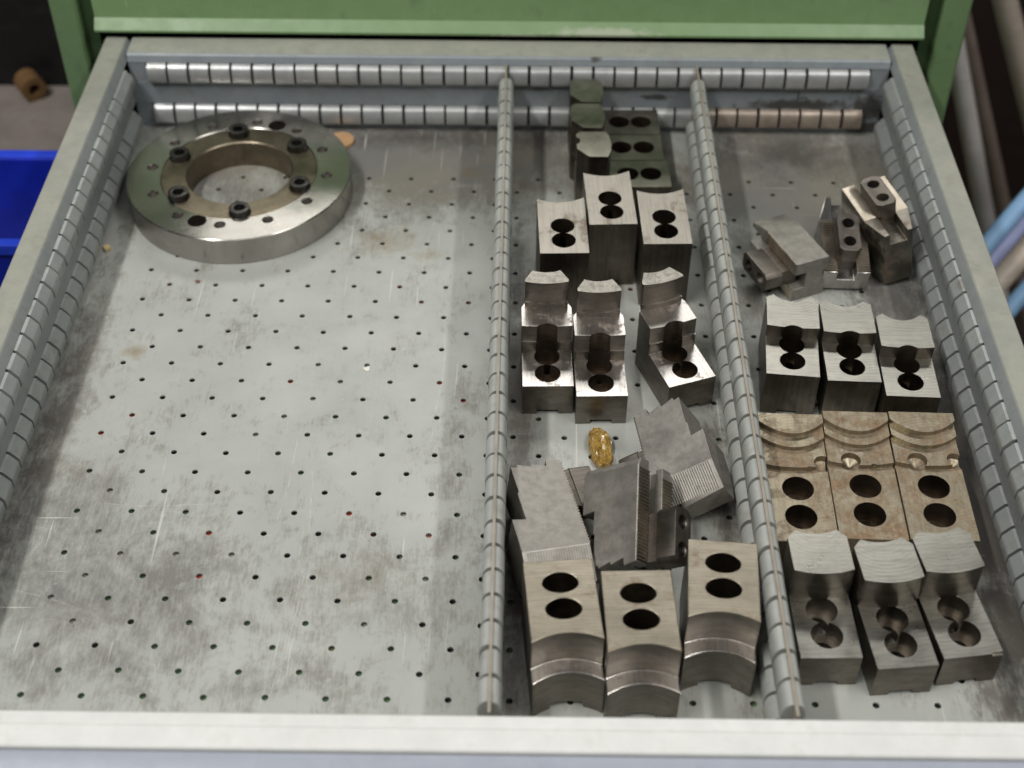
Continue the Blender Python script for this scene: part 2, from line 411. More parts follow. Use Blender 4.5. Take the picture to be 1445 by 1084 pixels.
# perforated floor: one cell per hole, staggered rows
def perforated_floor():
    verts, faces = [], []
    vid = {}
    def V(x, y, z=0.0):
        k = (round(x, 3), round(y, 3), round(z, 3))
        if k not in vid: vid[k] = len(verts); verts.append((x, y, z))
        return vid[k]
    q = PX/2; NS = 20; hr = 1.95
    x0, x1 = -303.5, 303.5
    def quad(a, b, c, d): faces.append((V(a, c), V(b, c), V(b, d), V(a, d)))
    ytop = 0
    for r in range(-6, 26):
        yc = 435.2 - 0.5*PX*r; ya, yb = yc-q/2, yc+q/2
        cols = [c + (0 if r % 2 else 0.5) for c in range(0, 16)]
        xs = [c*PX-258.4 for c in cols]
        quad(x0, xs[0]-PX/2, ya, yb); quad(xs[-1]+PX/2, x1, ya, yb)
        for x in xs:
            jx, jy = random.uniform(-.25, .25), random.uniform(-.25, .25)
            ring = []; low = []
            for i in range(NS):
                a = 2*math.pi*(i+0.5)/NS
                px, py = x+jx+hr*math.cos(a), yc+jy+hr*math.sin(a)
                ring.append(V(px, py)); low.append(V(px, py, -1.2))
            outer = []
            # NS outer points on the cell border, in the same angular order
            for i in range(NS):
                a = 2*math.pi*(i+0.5)/NS
                cx, cy = math.cos(a), math.sin(a)
                s = min((PX/2)/max(1e-9, abs(cx)), (q/2)/max(1e-9, abs(cy)))
                outer.append(V(x+cx*s, yc+cy*s))
            cs = [V(x+PX/2, yb), V(x-PX/2, yb), V(x-PX/2, ya), V(x+PX/2, ya)]
            th = math.atan2(q/2, PX/2)
            cang = [th, math.pi-th, math.pi+th, 2*math.pi-th]
            for i in range(NS):
                a0 = 2*math.pi*(i+0.5)/NS; a1 = 2*math.pi*(i+1.5)/NS; j = (i+1) % NS
                mid = [cs[k] for k in range(4) if a0 < cang[k] < a1 or a0 < cang[k]+2*math.pi < a1]
                faces.append(tuple([ring[i], outer[i]] + mid + [outer[j], ring[j]]))
                faces.append((ring[i], ring[j], low[j], low[i]))
    yb = 435.2+0.5*PX*6+q/2; ya = 435.2-0.5*PX*25-q/2
    quad(x0, x1, yb, 607); quad(x0, x1, -1, ya)
    me = bpy.data.meshes.new('floor_panel')
    me.from_pydata([tuple(c*MM for c in v) for v in verts], [], faces)
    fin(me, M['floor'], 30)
    return obj('floor_panel', me, drawer)
tag(perforated_floor(), 'scratched light grey floor sheet with staggered rows of small holes')

# what shows through the holes: the drawer below, a dark tray with a few coloured things
def below_mat():
    t = NT('things_in_the_drawer_below')
    n = t.noise(9, 2, 0.4, t.raw()); n2 = t.noise(14, 2, 0.5, t.mapv(t.raw(), loc=(3, 1, 0)))
    col = t.mix(t.ramp(n, 0.46, 0.52), lin(44, 46, 42), lin(92, 122, 86))
    col = t.mix(t.ramp(n2, 0.625, 0.65), col, lin(206, 84, 52))
    col = t.mix(t.ramp(t.noise(11, 2, 0.4, t.mapv(t.raw(), loc=(1, 7, 0))), 0.61, 0.63), col, lin(190, 190, 186))
    t.P(Base_Color=col, Roughness=0.7)
    return t.m
lower = mesh_obj('drawer_contents_below', [(-303, 0, -3.4), (303, 0, -3.4), (303, 605, -3.4), (-303, 605, -3.4)], [(0, 1, 2, 3)], below_mat(), drawer)

# slotted tab: a pressed bulge between two slots. local x along the wall, y outward, z up
def tab_mesh(name, length, depth, height, mat, rounded=False):
    p = [(-1.0, 0.0), (depth*0.6, 1.2), (depth*0.92, 2.8), (depth, 4.0), (depth, height*0.56), (depth*0.97, height*0.60), (depth*0.88, height*0.65), (depth*0.22, height*0.955), (-1.0, height)]
    if rounded: p = [(-1.0, 0.0), (depth*0.55, 0.9), (depth*0.9, 2.4), (depth, 4.4), (depth, height*0.50), (depth*0.97, height*0.62), (depth*0.86, height*0.75), (depth*0.66, height*0.86), (depth*0.36, height*0.95), (-1.0, height)]
    v, f = prism(p, -length/2, length/2, 'x')
    me = bpy.data.meshes.new(name); me.from_pydata([tuple(c*MM for c in q) for q in v], [], f)
    fin(me, mat, 60 if rounded else 24); return me
Z_ROWS = (4.5, 42.0); TH = 17.5
tab_wall = tab_mesh('slot_tab', 14.8, 6.0, TH, M['tab'])
tab_back = tab_mesh('slot_tab_back', 14.8, 6.0, TH, M['tab_worn'], True)
tab_dirt = tab_mesh('slot_tab_dirty', 14.8, 6.0, TH, M['tab_dirty'], True)
tab_div = tab_mesh('slot_tab_divider', 14.5, 5.2, TH+0.5, M['tab_bright'], True)
tab_end = tab_mesh('plain_end_tab', 40.0, 6.0, TH, M['tab'])

def wall_profile():
    return [(0, 0), (0, 4.2), (-7, 4.2), (-7, 22.3), (0, 22.3), (0, 41.7), (-7, 41.7), (-7, 59.8), (-0.5, 59.8), (-3.2, 64.6), (-4.2, 66), (-20.5, 66), (-21.5, 65), (-21.5, 50), (-11, 50), (-11, 0)]
for side, nm in ((-1, 'left_wall'), (1, 'right_wall')):
    prof = [(side*(304-n), z) for n, z in wall_profile()]
    v, f = prism(prof, -4, 632, 'y')
    w = mesh_obj('side_wall', v, f, M['drawer_paint'], drawer, 30)
    # top rim cap, a little proud
    v, f = prism([(side*308.4, 66.05), (side*309, 66.7), (side*324.8, 66.7), (side*325.8, 65.8), (side*325.8, 50), (side*325.2, 50), (side*325.2, 66.05)], -4, 632.6, 'y')
    mesh_obj('rim', v, f, M['rim_paint'], w, 30)
    for zr in Z_ROWS:
        for k in range(32):
            o = obj('slot_tab', tab_wall, w)
            o.location = ((side*304+random.uniform(-.35, .35))*MM, (553-8.5-17.0*k+random.uniform(-.25, .25))*MM, (zr+random.uniform(-.2, .2))*MM)
            o.rotation_euler = (0, 0, R(-90 if side < 0 else 90))
        o = obj('slot_tab', tab_end, w)
        o.location = (side*304*MM, 574.5*MM, zr*MM); o.rotation_euler = (0, 0, R(-90 if side < 0 else 90))
# back wall
bp = [(606, 0), (606, 4.2), (613, 4.2), (613, 22.3), (606, 22.3), (606, 41.7), (613, 41.7), (613, 59.8), (606, 59.8), (607.5, 65), (609, 66.4), (611, 67), (631, 67), (631, 50), (616, 50), (616, 0)]
v, f = prism(bp, -303.8, 303.8, 'x')
bw = mesh_obj('back_wall', v, f, M['back_paint'], drawer, 30)
v, f = prism([(609.2, 66.6), (611, 67.3), (631.4, 67.3), (631.4, 66.9), (611, 66.9)], -303, 303, 'x')
mesh_obj('rim', v, f, M['rim_paint'], bw, 30)
for zr in Z_ROWS:
    for k in range(34):
        x = -289.5+17.02*(k+0.5)
        o = obj('slot_tab', tab_dirt if (zr < 20 and x > 158) else tab_back, bw)
        o.location = ((x+random.uniform(-.25, .25))*MM, (606+random.uniform(-.35, .35))*MM, (zr+random.uniform(-.2, .2))*MM); o.rotation_euler = (0, 0, R(180))
for s in (-1, 1):   # blank end pieces of the back wall, closing the slot channels
    for zr in Z_ROWS:
        v, f = prism([(s*289.8, 606.4), (s*303.6, 606.4), (s*303.6, 612), (s*289.8, 612)], zr-0.5, zr+TH+0.5)
        mesh_obj('end_plate', v, f, M['back_paint'], bw)
# front rail, with a fine groove, and the grip below it
rp = [(0.0, 40), (0.0, 65.2), (-1.0, 66.2), (-8.0, 66.6), (-8.3, 66.2), (-8.8, 66.6), (-19.6, 66.3), (-20.4, 65.7), (-20.6, 64.6), (-20.6, 40)]
v, f = prism(rp, -327, 327, 'x')
fr = mesh_obj('front_rail', v, f, M['rail'], drawer, 25)
fpan = [(0.0, -2), (0.0, 39.9), (-20.4, 39.9), (-20.4, -40), (-16, -40), (-16, -2)]
v, f = prism(fpan, -325, 325, 'x')
mesh_obj('front_panel', v, f, M['drawer_paint'], drawer, 25)
gp = [(-21.2, 64.2), (-23, 64.6), (-34, 62.0), (-42, 57), (-46, 49), (-46, 42), (-21.2, 42)]
v, f = prism(gp, -327, 327, 'x')
tag(mesh_obj('grip', v, f, M['handle'], drawer, 40), 'pale bluish grip strip in front of the white rail')

def digit_six(name, h, w, parent, mat):
    pts = [(-0.35, 1.0), (-0.42, 0.62), (-0.45, 0.35), (-0.40, 0.12), (-0.1, 0.0), (0.28, 0.03), (0.42, 0.28), (0.36, 0.52), (0.0, 0.56), (-0.38, 0.50)]
    v, f = [], []
    for i, (a, b) in enumerate(pts):
        j, k = max(0, i-1), min(len(pts)-1, i+1)
        dx, dy = pts[k][0]-pts[j][0], pts[k][1]-pts[j][1]; L = math.hypot(dx, dy)
        nx, ny = -dy/L*w/2, dx/L*w/2
        x, z = a*h*0.75, b*h
        v += [(x+nx, 0, z+ny), (x-nx, 0, z-ny), (x-nx, 0.25, z-ny), (x+nx, 0.25, z+ny)]
    for i in range(len(pts)-1):
        for q in range(4): f.append((4*i+q, 4*i+(q+1) % 4, 4*i+4+(q+1) % 4, 4*i+4+q))
    f += [(0, 1, 2, 3), tuple(4*len(pts)-4+q for q in range(4))]
    return mesh_obj(name, v, f, mat, parent, 30)
ink = plain('dark_marker', lin(70, 74, 76), 0.6)
o = digit_six('drawn_mark', 13.0, 1.1, bw, ink); o.location = (0.2385, 0.60585, 0.0255)
# ------------------------------------------------------------------ dividers
def divider(x, label):
    d = tag(empty('divider', (x, 0, 0)), label, 'divider', 'slotted sheet dividers')
    v, f = prism([(-0.8, 0.4), (0.8, 0.4), (0.8, 62.4), (-0.8, 62.4)], 4, 604, 'y')
    mesh_obj('sheet', v, f, M['divider_edge'], d)
    for s in (-1, 1):
        for zr in (5.0, 43.0):
            for k in range(34):
                o = obj('slot_tab', tab_div, d)
                o.location = (s*(0.8+random.uniform(-.35, .25))*MM, (588-8.5-17.0*k+random.uniform(-.3, .3))*MM, (zr+random.uniform(-.3, .3))*MM)
                o.rotation_euler = (0, 0, R(-90 if s > 0 else 90))
    return d
divider(-1.3, 'slotted grey divider between the empty bay with the flange and the jaws')
divider(150.0, 'slotted grey divider between the two bays filled with chuck jaws')

# ------------------------------------------------------------------ cabinet behind
cab = tag(empty('cabinet', (0, 640, 0)), 'green steel cabinet the drawer slides out of', 'cabinet')
for s in (-1, 1):
    pf = [(s*346, 0), (s*348, -2), (s*366, -2), (s*368, 0), (s*368, 600), (s*364, 600), (s*364, 12), (s*350, 12), (s*346, 12)]
    v, f = prism(pf, -700, 190)
    mesh_obj('post', v, f, M['green'], cab, 30)
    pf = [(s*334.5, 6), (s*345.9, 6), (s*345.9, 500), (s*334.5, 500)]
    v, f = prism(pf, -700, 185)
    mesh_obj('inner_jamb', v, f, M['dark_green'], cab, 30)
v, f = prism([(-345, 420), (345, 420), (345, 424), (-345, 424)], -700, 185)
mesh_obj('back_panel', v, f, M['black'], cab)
v, f = prism([(-363, 14.5), (363, 14.5), (363, 560), (-363, 560)], 185.5, 190.5)
mesh_obj('top_panel', v, f, M['green'], cab)
up = tag(empty('upper_drawer', (0, 640, 0)), 'closed green drawer front above the open drawer', 'drawer front')
pf = [(-2, 71.5), (-8, 72.2), (-10.0, 73.0), (-10.0, 74.2), (-4.4, 81.0), (-3.4, 83), (-3.4, 183), (14, 183), (14, 71.5)]
v, f = prism(pf, -332.5, 332.5, 'x')
mesh_obj('front_panel', v, f, M['green'], up, 30)
v, f = prism([(-8.0, 71.7), (-10.6, 72.8), (-10.6, 74.6), (-3.9, 82.2), (-3.2, 82.0), (-9.6, 74.2), (-9.6, 73.1), (-7.8, 72.3)], -332.7, 332.7, 'x')
mesh_obj('lip', v, f, M['lip'], up, 30)
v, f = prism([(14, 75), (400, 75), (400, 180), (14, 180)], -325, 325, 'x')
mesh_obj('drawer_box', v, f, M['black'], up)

# ================================================================== FLANGE
def flange():
    root = tag(empty('flange', (-205, 511, 0), 0), 'round turned steel flange ring with six black socket screws', 'flange')
    Ro, Rb, Rm, H = 85.5, 40.0, 59.3, 22.5
    n = 144
    def ringsolid(r0, r1, z0, z1, ch0=0.6, ch1=0.8):
        prof = [(r0, z0), (r1-0.5, z0), (r1, z0+0.5), (r1, z1-ch1), (r1-ch1, z1), (r0+ch0, z1), (r0, z1-ch0)]
        v, f = [], []
        m = len(prof)
        for i in range(n):
            a = 2*math.pi*i/n
            for r, z in prof: v.append((r*math.cos(a), r*math.sin(a), z))
        for i in range(n):
            j = (i+1) % n
            for k in range(m):
                l = (k+1) % m
                f.append((i*m+k, j*m+k, j*m+l, i*m+l))
        return v, f
    cuts = []
    for k in range(12):
        a = R(-3.6+30*k); cuts.append(threads(67.5*math.cos(a), 67.5*math.sin(a), 3, H+1, 4.3))
    for a in (71.8, -109):
        a = R(a); cuts.append(cyl(66.5*math.cos(a), 66.5*math.sin(a), 8, H+1, 7.0))
    bolts = [R(100-60*k-1.0) for k in range(6)]
    for a in bolts: cuts.append(cyl(52.3*math.cos(a), 52.3*math.sin(a), 10, H+1, 8.3))
    me = carve(ringsolid(Rm, Ro, 0, H), cuts, bevel=0)
    solid('outer_ring', me, M['flange'], root, 30, bores=[(67.5*math.cos(R(-3.6+30*k)), 67.5*math.sin(R(-3.6+30*k)), 4.3, H-0.6) for k in range(12)]+[(66.5*math.cos(R(a)), 66.5*math.sin(R(a)), 7.0, H-0.6) for a in (71.8, -109)], bore_mat=M['nut'])
    me = carve(ringsolid(Rb, Rm-0.05, 0, H-0.35, 1.0, 0.3), [cyl(52.3*math.cos(a), 52.3*math.sin(a), 10, H+1, 8.3) for a in bolts], bevel=0)
    solid('inner_ring', me, M['flange_inner'], root, 30)
    # socket head cap screw
    prof = [(0, 10), (7.6, 10), (7.6, H+5.2), (6.9, H+6.2), (4.2, H+6.2)]
    hexn = 6
    head = carve(cyl(0, 0, 10.2, H+4.6, 7.7, 32), [cyl(0, 0, H-1.2, H+8, 4.3, 6)], bevel=0.8)
    fin(head, M['screw'], 40)
    for i, a in enumerate(bolts):
        o = obj('socket_screw', head, root)
        o.location = (52.3*math.cos(a)*MM, 52.3*math.sin(a)*MM, 0); o.rotation_euler = (0, 0, R(17*i))
    return root
flange()

# ================================================================== JAWS
def cbore(x, y, ztop, r, zshelf, rt, extra=30):
    return [cyl(x, y, zshelf, ztop+extra, r, 40), cyl(x, y, -3, zshelf+1, rt, 28)]

# --- plain soft jaws with concave back edge (tall blocks)
def soft_jaw():
    W, L, H = 33.6, 62, 55
    p = [(-W/2, 0), (W/2, 0), (W/2, L+1.5)] + arc(W/2, L+1.5, -W/2, L, 5.0)[1:-1] + [(-W/2, L)]
    cuts = []
    for y in (14.4, 30.6): cuts += cbore(0, y, H, 8.35, 26, 5.5)
    cuts += [prism([(-6, -2), (6, -2), (6, L+9), (-6, L+9)], -2, 4)]
    return carve(prism(p, 0, H), cuts)
me = soft_jaw()
for x, y, rz, h, lab in ((41.7, 373.6, 1.9, 0, 'tall soft jaw block with concave back edge, beside the middle slotted divider'),
                      (76.3, 406.4, 2.7, 0, 'tall soft jaw block set back against the jaws with six sided posts'),
                      (112.9, 385, 1.6, 0, 'tall soft jaw block with concave back edge, on the side of the rusty bay')):
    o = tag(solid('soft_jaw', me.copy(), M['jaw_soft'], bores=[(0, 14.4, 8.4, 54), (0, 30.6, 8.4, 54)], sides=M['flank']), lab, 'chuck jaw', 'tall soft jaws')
    place(o, x, y, 0, rz)

# --- stepped jaws with round tower (middle bay)
def tower_jaw():
    W, L = 33.0, 67
    full = [(-W/2, 0), (W/2, 0), (W/2, 53), (W/2-7.6, L), (-W/2+7.6, L), (-W/2, 53)]
    cuts = [prism([(-30, -5), (30, -5), (30, 33.2)] + arc(30, 33.2, -30, 33.2, 0.01, 4)[1:-1] + [(-30, 33.2)], 25.0, 90)]
    # lower band of the riser stands forward, upper face set back
    cuts += [prism([(-30, 30), (30, 30), (30, 34.6)] + arc(W/2+.5, 34.6, -W/2-.5, 34.6, 1.0, 10) + [(-30, 34.6)], 33.5, 90)]
    cuts += [prism([(-30, 34.2), (30, 34.2), (30, 34.8), (-30, 34.8)], 30.6, 32.2)]
    # tower: mid step at 46.5
    cuts += [prism([(-30, 20), (30, 20), (30, 54.5)] + arc(W/2+.5, 54.5, -W/2-.5, 54.5, 2.6, 14) + [(-30, 54.5)], 46.5, 95)]
    # groove round the tower foot
    for s in (-1, 1):
        cuts += [prism([(s*14.2, 40), (s*30, 40), (s*30, 90), (s*14.2, 90)], 46.5, 95)]
    tow_front = arc(16, 55.4, -16, 55.4, 2.6, 14)
    cuts += [prism([(-30, 40), (30, 40), (30, 55.4)] + tow_front + [(-30, 55.4)], 50.5, 95)]
    # concave back
    cuts += [prism(arc(11, L+0.5, -11, L+0.5, 3.2, 12) + [(-11, L+10), (11, L+10)], -3, 95)]
    for y in (12.2, 28.6): cuts += cbore(0, y, 46, 8.45, 13, 5.0, 20)
    cuts += [prism([(-7, -2), (7, -2), (7, L+9), (-7, L+9)], -2, 3.6)]
    return carve(prism(full, 0, 67), cuts, bevel=0.55)
me = tower_jaw()
for x, y, rz, lab in ((30.4, 273.8, 1.4, 'stepped jaw with short tower, parallel and close to the middle slotted divider'),
                      (65.0, 265.2, 2.0, 'stepped jaw with short tower, standing just behind the amber packet'),
                      (124, 279.5, 20, 'stepped jaw with short tower, turned askew and leaning out towards the divider')):
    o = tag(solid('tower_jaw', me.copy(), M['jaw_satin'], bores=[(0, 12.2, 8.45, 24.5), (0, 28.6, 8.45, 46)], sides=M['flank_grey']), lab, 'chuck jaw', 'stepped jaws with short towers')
    hm = o.data; hm.materials.append(M['hammered'])
    for p in hm.polygons:
        if p.center.z > 0.0655 and p.normal.z > 0.5: p.material_index = len(hm.materials)-1
    place(o, x, y, 0, rz)

# --- jaws with a hexagonal post, lying across the bay at the back wall
def post_jaw(zp, notch=False):
    Wd = 34.5
    p = [(0, 11), (8.5, 1.5), (10, 0.3), (23, 0), (72, 0), (72, Wd), (2, Wd), (0, Wd-2)]
    post = [(0, 11), (8.5, 1.0), (22.5, 0.5), (25, 8), (26, 17), (24.5, 30), (22, Wd-0.5), (3, Wd-0.5), (0, Wd-4)]
    base = prism([(0, 11), (9, 0), (72, 0), (72, Wd), (0, Wd)], 0, 25)
    cuts = []
    for x in (40, 57.5): cuts += cbore(x, Wd/2, 25, 8.2, 11, 5.0)
    if notch: cuts += [cyl(-2.5, 22, 30, zp+5, 5.2, 24)]
    cuts += [prism([(30, Wd/2-6), (80, Wd/2-6), (80, Wd/2+6), (30, Wd/2+6)], -2, 3.6)]
    return carve(base, cuts, adds=[prism(post, 1.0, zp)], bevel=0.5)
for x, y, zp, nt, lab in ((49.5, 562.5, 54, False, 'jaw with tall six sided post, touching the back wall slots'),
                          (49.8, 527, 54, False, 'jaw with tall six sided post, middle one of three lying across the bay'),
                          (53.3, 491.5, 52, True, 'jaw with notched six sided post, just behind the tall soft jaws')):
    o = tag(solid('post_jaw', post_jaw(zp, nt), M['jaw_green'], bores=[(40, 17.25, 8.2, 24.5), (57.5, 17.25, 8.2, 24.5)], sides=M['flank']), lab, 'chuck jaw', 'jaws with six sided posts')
    place(o, x, y, 0, 1.0)

# --- jaws at the front of the middle bay: concave stepped front end
def concave_jaw():
    W, L, H = 38.4, 64, 54
    p = arc(-W/2, 0, W/2, 0, 6.5, 16) + [(W/2, L), (-W/2, L)]
    cuts = [prism([(-30, -10), (30, -10), (30, 10.2)] + arc(W/2+.01, 10.2, -W/2-.01, 10.2, -5.2, 16) + [(-30, 10.2)], 31, 80)]
    cuts += [prism([(-30, -12), (30, -12), (30, -1.2)] + arc(W/2+.01, -1.2, -W/2-.01, -1.2, -7.4, 16) + [(-30, -1.2)], 6.5, 26)]
    # sloped ledge
    for y in (31.0, 48.4): cuts += [prism([(9.6*math.cos(2*math.pi*k/44), y-0.3+(7.4 if k < 22 else 6.2)*math.sin(2*math.pi*k/44)) for k in range(44)], 12, H+5)]
    cuts += [prism([(-9, -12), (9, -12), (9, L+9), (-9, L+9)], -2, 4)]
    # light counter-face on the hole rims
    return carve(prism(p, 0, H), cuts, bevel=0.5)
me = concave_jaw()
for x, y, rz, lab in ((39.5, 43.0, 5.3, 'front jaw with concave stepped nose, greyish top, beside the middle divider'),
                      (78.5, 36.4, 2.2, 'front jaw with concave stepped nose and tan stained top, between its two look-alikes'),
                      (120.2, 57.7, -4.5, 'front jaw with concave stepped nose, set back beside the divider of the rusty bay')):
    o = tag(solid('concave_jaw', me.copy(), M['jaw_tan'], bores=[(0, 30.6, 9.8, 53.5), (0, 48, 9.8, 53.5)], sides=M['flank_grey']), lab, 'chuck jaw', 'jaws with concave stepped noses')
    o.data.materials.append(M['jaw_satin'])
    for p in o.data.polygons:
        if 0.030 < p.center.z < 0.0325 and p.normal.z > 0.4: p.material_index = len(o.data.materials)-1
    place(o, x, y, 0, rz)

# --- milled two-step jaws (right bay, behind the rusty ones)
def nose_poly(W, L, ch, dep, sag):
    return [(-W/2, 0), (W/2, 0), (W/2, L-dep), (W/2-ch, L)] + arc(W/2-ch, L, -W/2+ch, L, sag, 14)[1:-1] + [(-W/2+ch, L), (-W/2, L-dep)]
def two_step(W, L, zl, zh, ys, sagf, holes, rb, shelf, rt, nose, bev=0.55, chip=False):
    cuts = [prism([(-30, -5), (30, -5), (30, ys)] + arc(W/2+.5, ys, -W/2-.5, ys, sagf, 16) + [(-30, ys)], zl, 90)]
    for y in holes: cuts += cbore(0, y, zh if zh-zl < 15 else zl, rb, shelf, rt, 30 if zh-zl < 15 else 0.8)
    cuts += [prism([(-6.5, -2), (6.5, -2), (6.5, L+9), (-6.5, L+9)], -2, 3.2)]
    if chip:
        cuts += [prism([(9, -3), (20, -3), (20, 1.6), (14, 0.9), (11, 1.3)], zl-2.2, zl+3)]
    return carve(prism(nose_poly(W, L, *nose), 0, zh), cuts, bevel=bev)
me = two_step(34.0, 68, 35, 44.6, 36.6, 1.4, (13.6, 29.4), 8.3, 14, 5.4, (4.6, 3.2, 6.0))
for x, y, rz, lab in ((187.2, 276, -5.6, 'low step jaw with milled top, next to the divider in the right bay'),
                      (225.8, 271, -2.0, 'low step jaw with milled top, middle of its row behind the rusty jaws'),
                      (260.7, 257.5, -2.3, 'low step jaw with milled top, standing forward near the right drawer wall')):
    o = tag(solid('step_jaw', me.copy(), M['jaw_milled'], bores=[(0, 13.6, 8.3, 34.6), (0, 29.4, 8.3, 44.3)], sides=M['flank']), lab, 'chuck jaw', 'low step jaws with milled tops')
    place(o, x, y, 0, rz)
# --- front jaws of the right bay
for x, y, rz, chip, lab in ((181.6, 65, 1.6, False, 'high step jaw in front of the rusty jaws, beside the divider'),
                      (221.8, 59.7, 5.3, False, 'high step jaw in front of the rusty jaws, pushed forward of its two neighbours'),
                      (258.6, 67.4, 8.0, True, 'high step jaw in front of the rusty jaws, with a chipped front corner')):
    me = two_step(33.3, 71, 25, 47.5, 42.6, 3.0, (15, 32.0), 8.9, 10, 6.0, (5.0, 5.5, 3.0), chip=chip)
    o = tag(solid('high_step_jaw', me, M['jaw_milled'], bores=[(0, 15, 8.9, 24.5), (0, 32, 8.9, 24.5)], bore_mat=M['flank_grey'], sides=M['flank_grey']), lab, 'chuck jaw', 'high step jaws with convex risers')
    place(o, x, y, 0, rz)

# --- rusty jaws
def rusty_jaw(dimples):
    W, L = 39.8, 96
    z0, z1, z2, z3 = 28, 30.2, 33.2, 36.5
    cuts = [prism([(-30, -5), (30, -5), (30, L-6)] + arc(W/2+.5, L-6, -W/2-.5, L-6, 11, 18) + [(-30, L-6)], z2, 60)]
    cuts += [prism([(-30, -5), (30, -5), (30, L-16)] + arc(W/2+.5, L-16, -W/2-.5, L-16, 9.5, 18) + [(-30, L-16)], z1, 60)]
    g = lambda off, s: arc(W/2+.5, L-off, -W/2-.5, L-off, s, 16)
    cuts += [prism(g(36.5, 3.0) + list(reversed(g(39.5, 3.0))), z0-1.4, 60)]
    cuts += [prism([(-30, -5), (30, -5), (30, L-39)] + g(39, 3.0) + [(-30, L-39)], z0, 60)]
    for x, y in ((0.5, 41.4), (0.0, 19.0)): cuts += [cyl(x, y, 12, 60, 9.5, 44), cyl(x, y, -2, 13, 6, 28)]
    for x, y, r, cone in dimples:
        cuts += [cyl(x, y, z0-2.2, 60, r, 30)]
        if cone: cuts += [cyl(x, y, z0-4.8, z0-2.0, 0.6, 30, r)]
    return carve(prism([(-W/2, 0), (W/2, 0), (W/2, L), (-W/2, L)], 0, z3), cuts, bevel=0.5)
for x, y, dm, lab in ((177.4, 143.5, [(17.5, 61, 5.6, True), (9, 56, 1.8, False)], 'rust stained jaw with curved grooves, against the slotted divider'),
                      (218.1, 146, [(-6, 60.5, 6.0, True), (7.5, 56, 2.0, False)], 'rust stained jaw with curved grooves, wedged between its two look-alikes'),
                      (259.0, 146, [(-6.5, 61, 6.0, True), (16.5, 62.5, 5.0, True)], 'rust stained jaw with bright conical dimple, nearest the right drawer wall')):
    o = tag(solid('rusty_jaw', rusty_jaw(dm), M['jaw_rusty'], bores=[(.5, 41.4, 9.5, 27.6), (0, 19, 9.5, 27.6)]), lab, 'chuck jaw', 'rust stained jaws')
    place(o, x, y, 0, -1.5)

# --- serrated master jaws lying on their sides (middle bay)
# local frame: X = height above the serrated base, Y = length (0 heel .. nose), Z = 0 upper side face, body down to -33
def serr(n0, n1, z0, z1, pitch=2.1, amp=1.0, x=0.0, flip=1):
    """a toothed strip on the base: teeth run along z, repeat along y"""
    v, f = [], []
    k = int((n1-n0)/pitch)
    pts = []
    for i in range(k):
        y = n0+i*pitch; pts += [(x+flip*0.05, y), (x-flip*amp, y+pitch/2)]
    pts.append((x+flip*0.05, n0+k*pitch)); m = len(pts)
    for z in (z0, z1):
        for a, b in pts: v.append((a, b, z))
    back = len(v)
    v += [(x+flip*1.2, n0, z0), (x+flip*1.2, n0+k*pitch, z0), (x+flip*1.2, n0, z1), (x+flip*1.2, n0+k*pitch, z1)]
    for i in range(m-1): f.append((i, i+1, m+i+1, m+i))
    f.append(tuple(range(m)) + (back+1, back)); f.append(tuple(range(m, 2*m)) + (back+3, back+2))
    return v, f
def nose_marks(x0, x1, y0, z0, y1, z1, pitch=1.5, amp=0.2):
    """ribbed ground face of the nose: ridges run along the slope, repeat along x"""
    L = math.hypot(y1-y0, z1-z0); ny, nzz = -(z1-z0)/L, (y1-y0)/L
    if nzz < 0: ny, nzz = -ny, -nzz
    k = int((x1-x0)/pitch); v = []; f = []
    pts = []
    for i in range(k): pts += [(x0+i*pitch, 0.03), (x0+(i+0.5)*pitch, amp)]
    pts.append((x0+k*pitch, 0.03)); m = len(pts)
    for (y, z) in ((y0, z0), (y1, z1)):
        for a, h in pts: v.append((a, y+ny*h, z+nzz*h))
    b = len(v)
    for (y, z) in ((y0, z0), (y1, z1)):
        for a in (x0, x0+k*pitch): v.append((a, y-ny*0.8, z-nzz*0.8))
    for i in range(m-1): f.append((i, i+1, m+i+1, m+i))
    f.append(tuple(range(m)) + (b+1, b)); f.append(tuple(range(m, 2*m)) + (b+3, b+2))
    return v, f
def side_jaw_mesh(Lb=64, un=41, nose=20, H=40, h1=31):
    W = 33
    prof = [(0, 0), (8.5, -1.6), (9.2, 3.2), (18.0, 0.2), (18.6, 2.2), (26.8, -0.6), (27.6, 1.6), (h1, 0.8), (h1-0.3, 20), (h1+0.8, 21.5), (h1+0.6, un), (H, un-1.2), (H, Lb+nose*0.85), (0, Lb+nose)]
    v, f = prism(prof, -W, 0)
    cuts = []
    # nose taper on both sides: wedges
    for zt, s in ((0, 1), (-W, -1)):
        tri = [(Lb, zt), (Lb+30, zt-s*14.2), (Lb+30, zt+s*10), (Lb, zt+s*10)]
        vv, ff = prism(tri, -5, H+5, 'x'); cuts.append((vv, ff))
    cuts.append(prism([(-3, -9), (9, -9), (9, Lb+40), (-3, Lb+40)], -23, -10))
    cuts.append(prism([(5, -9), (12, -9), (12, Lb+40), (5, Lb+40)], -27, -6))
    return carve((v, f), cuts, bevel=0.5)
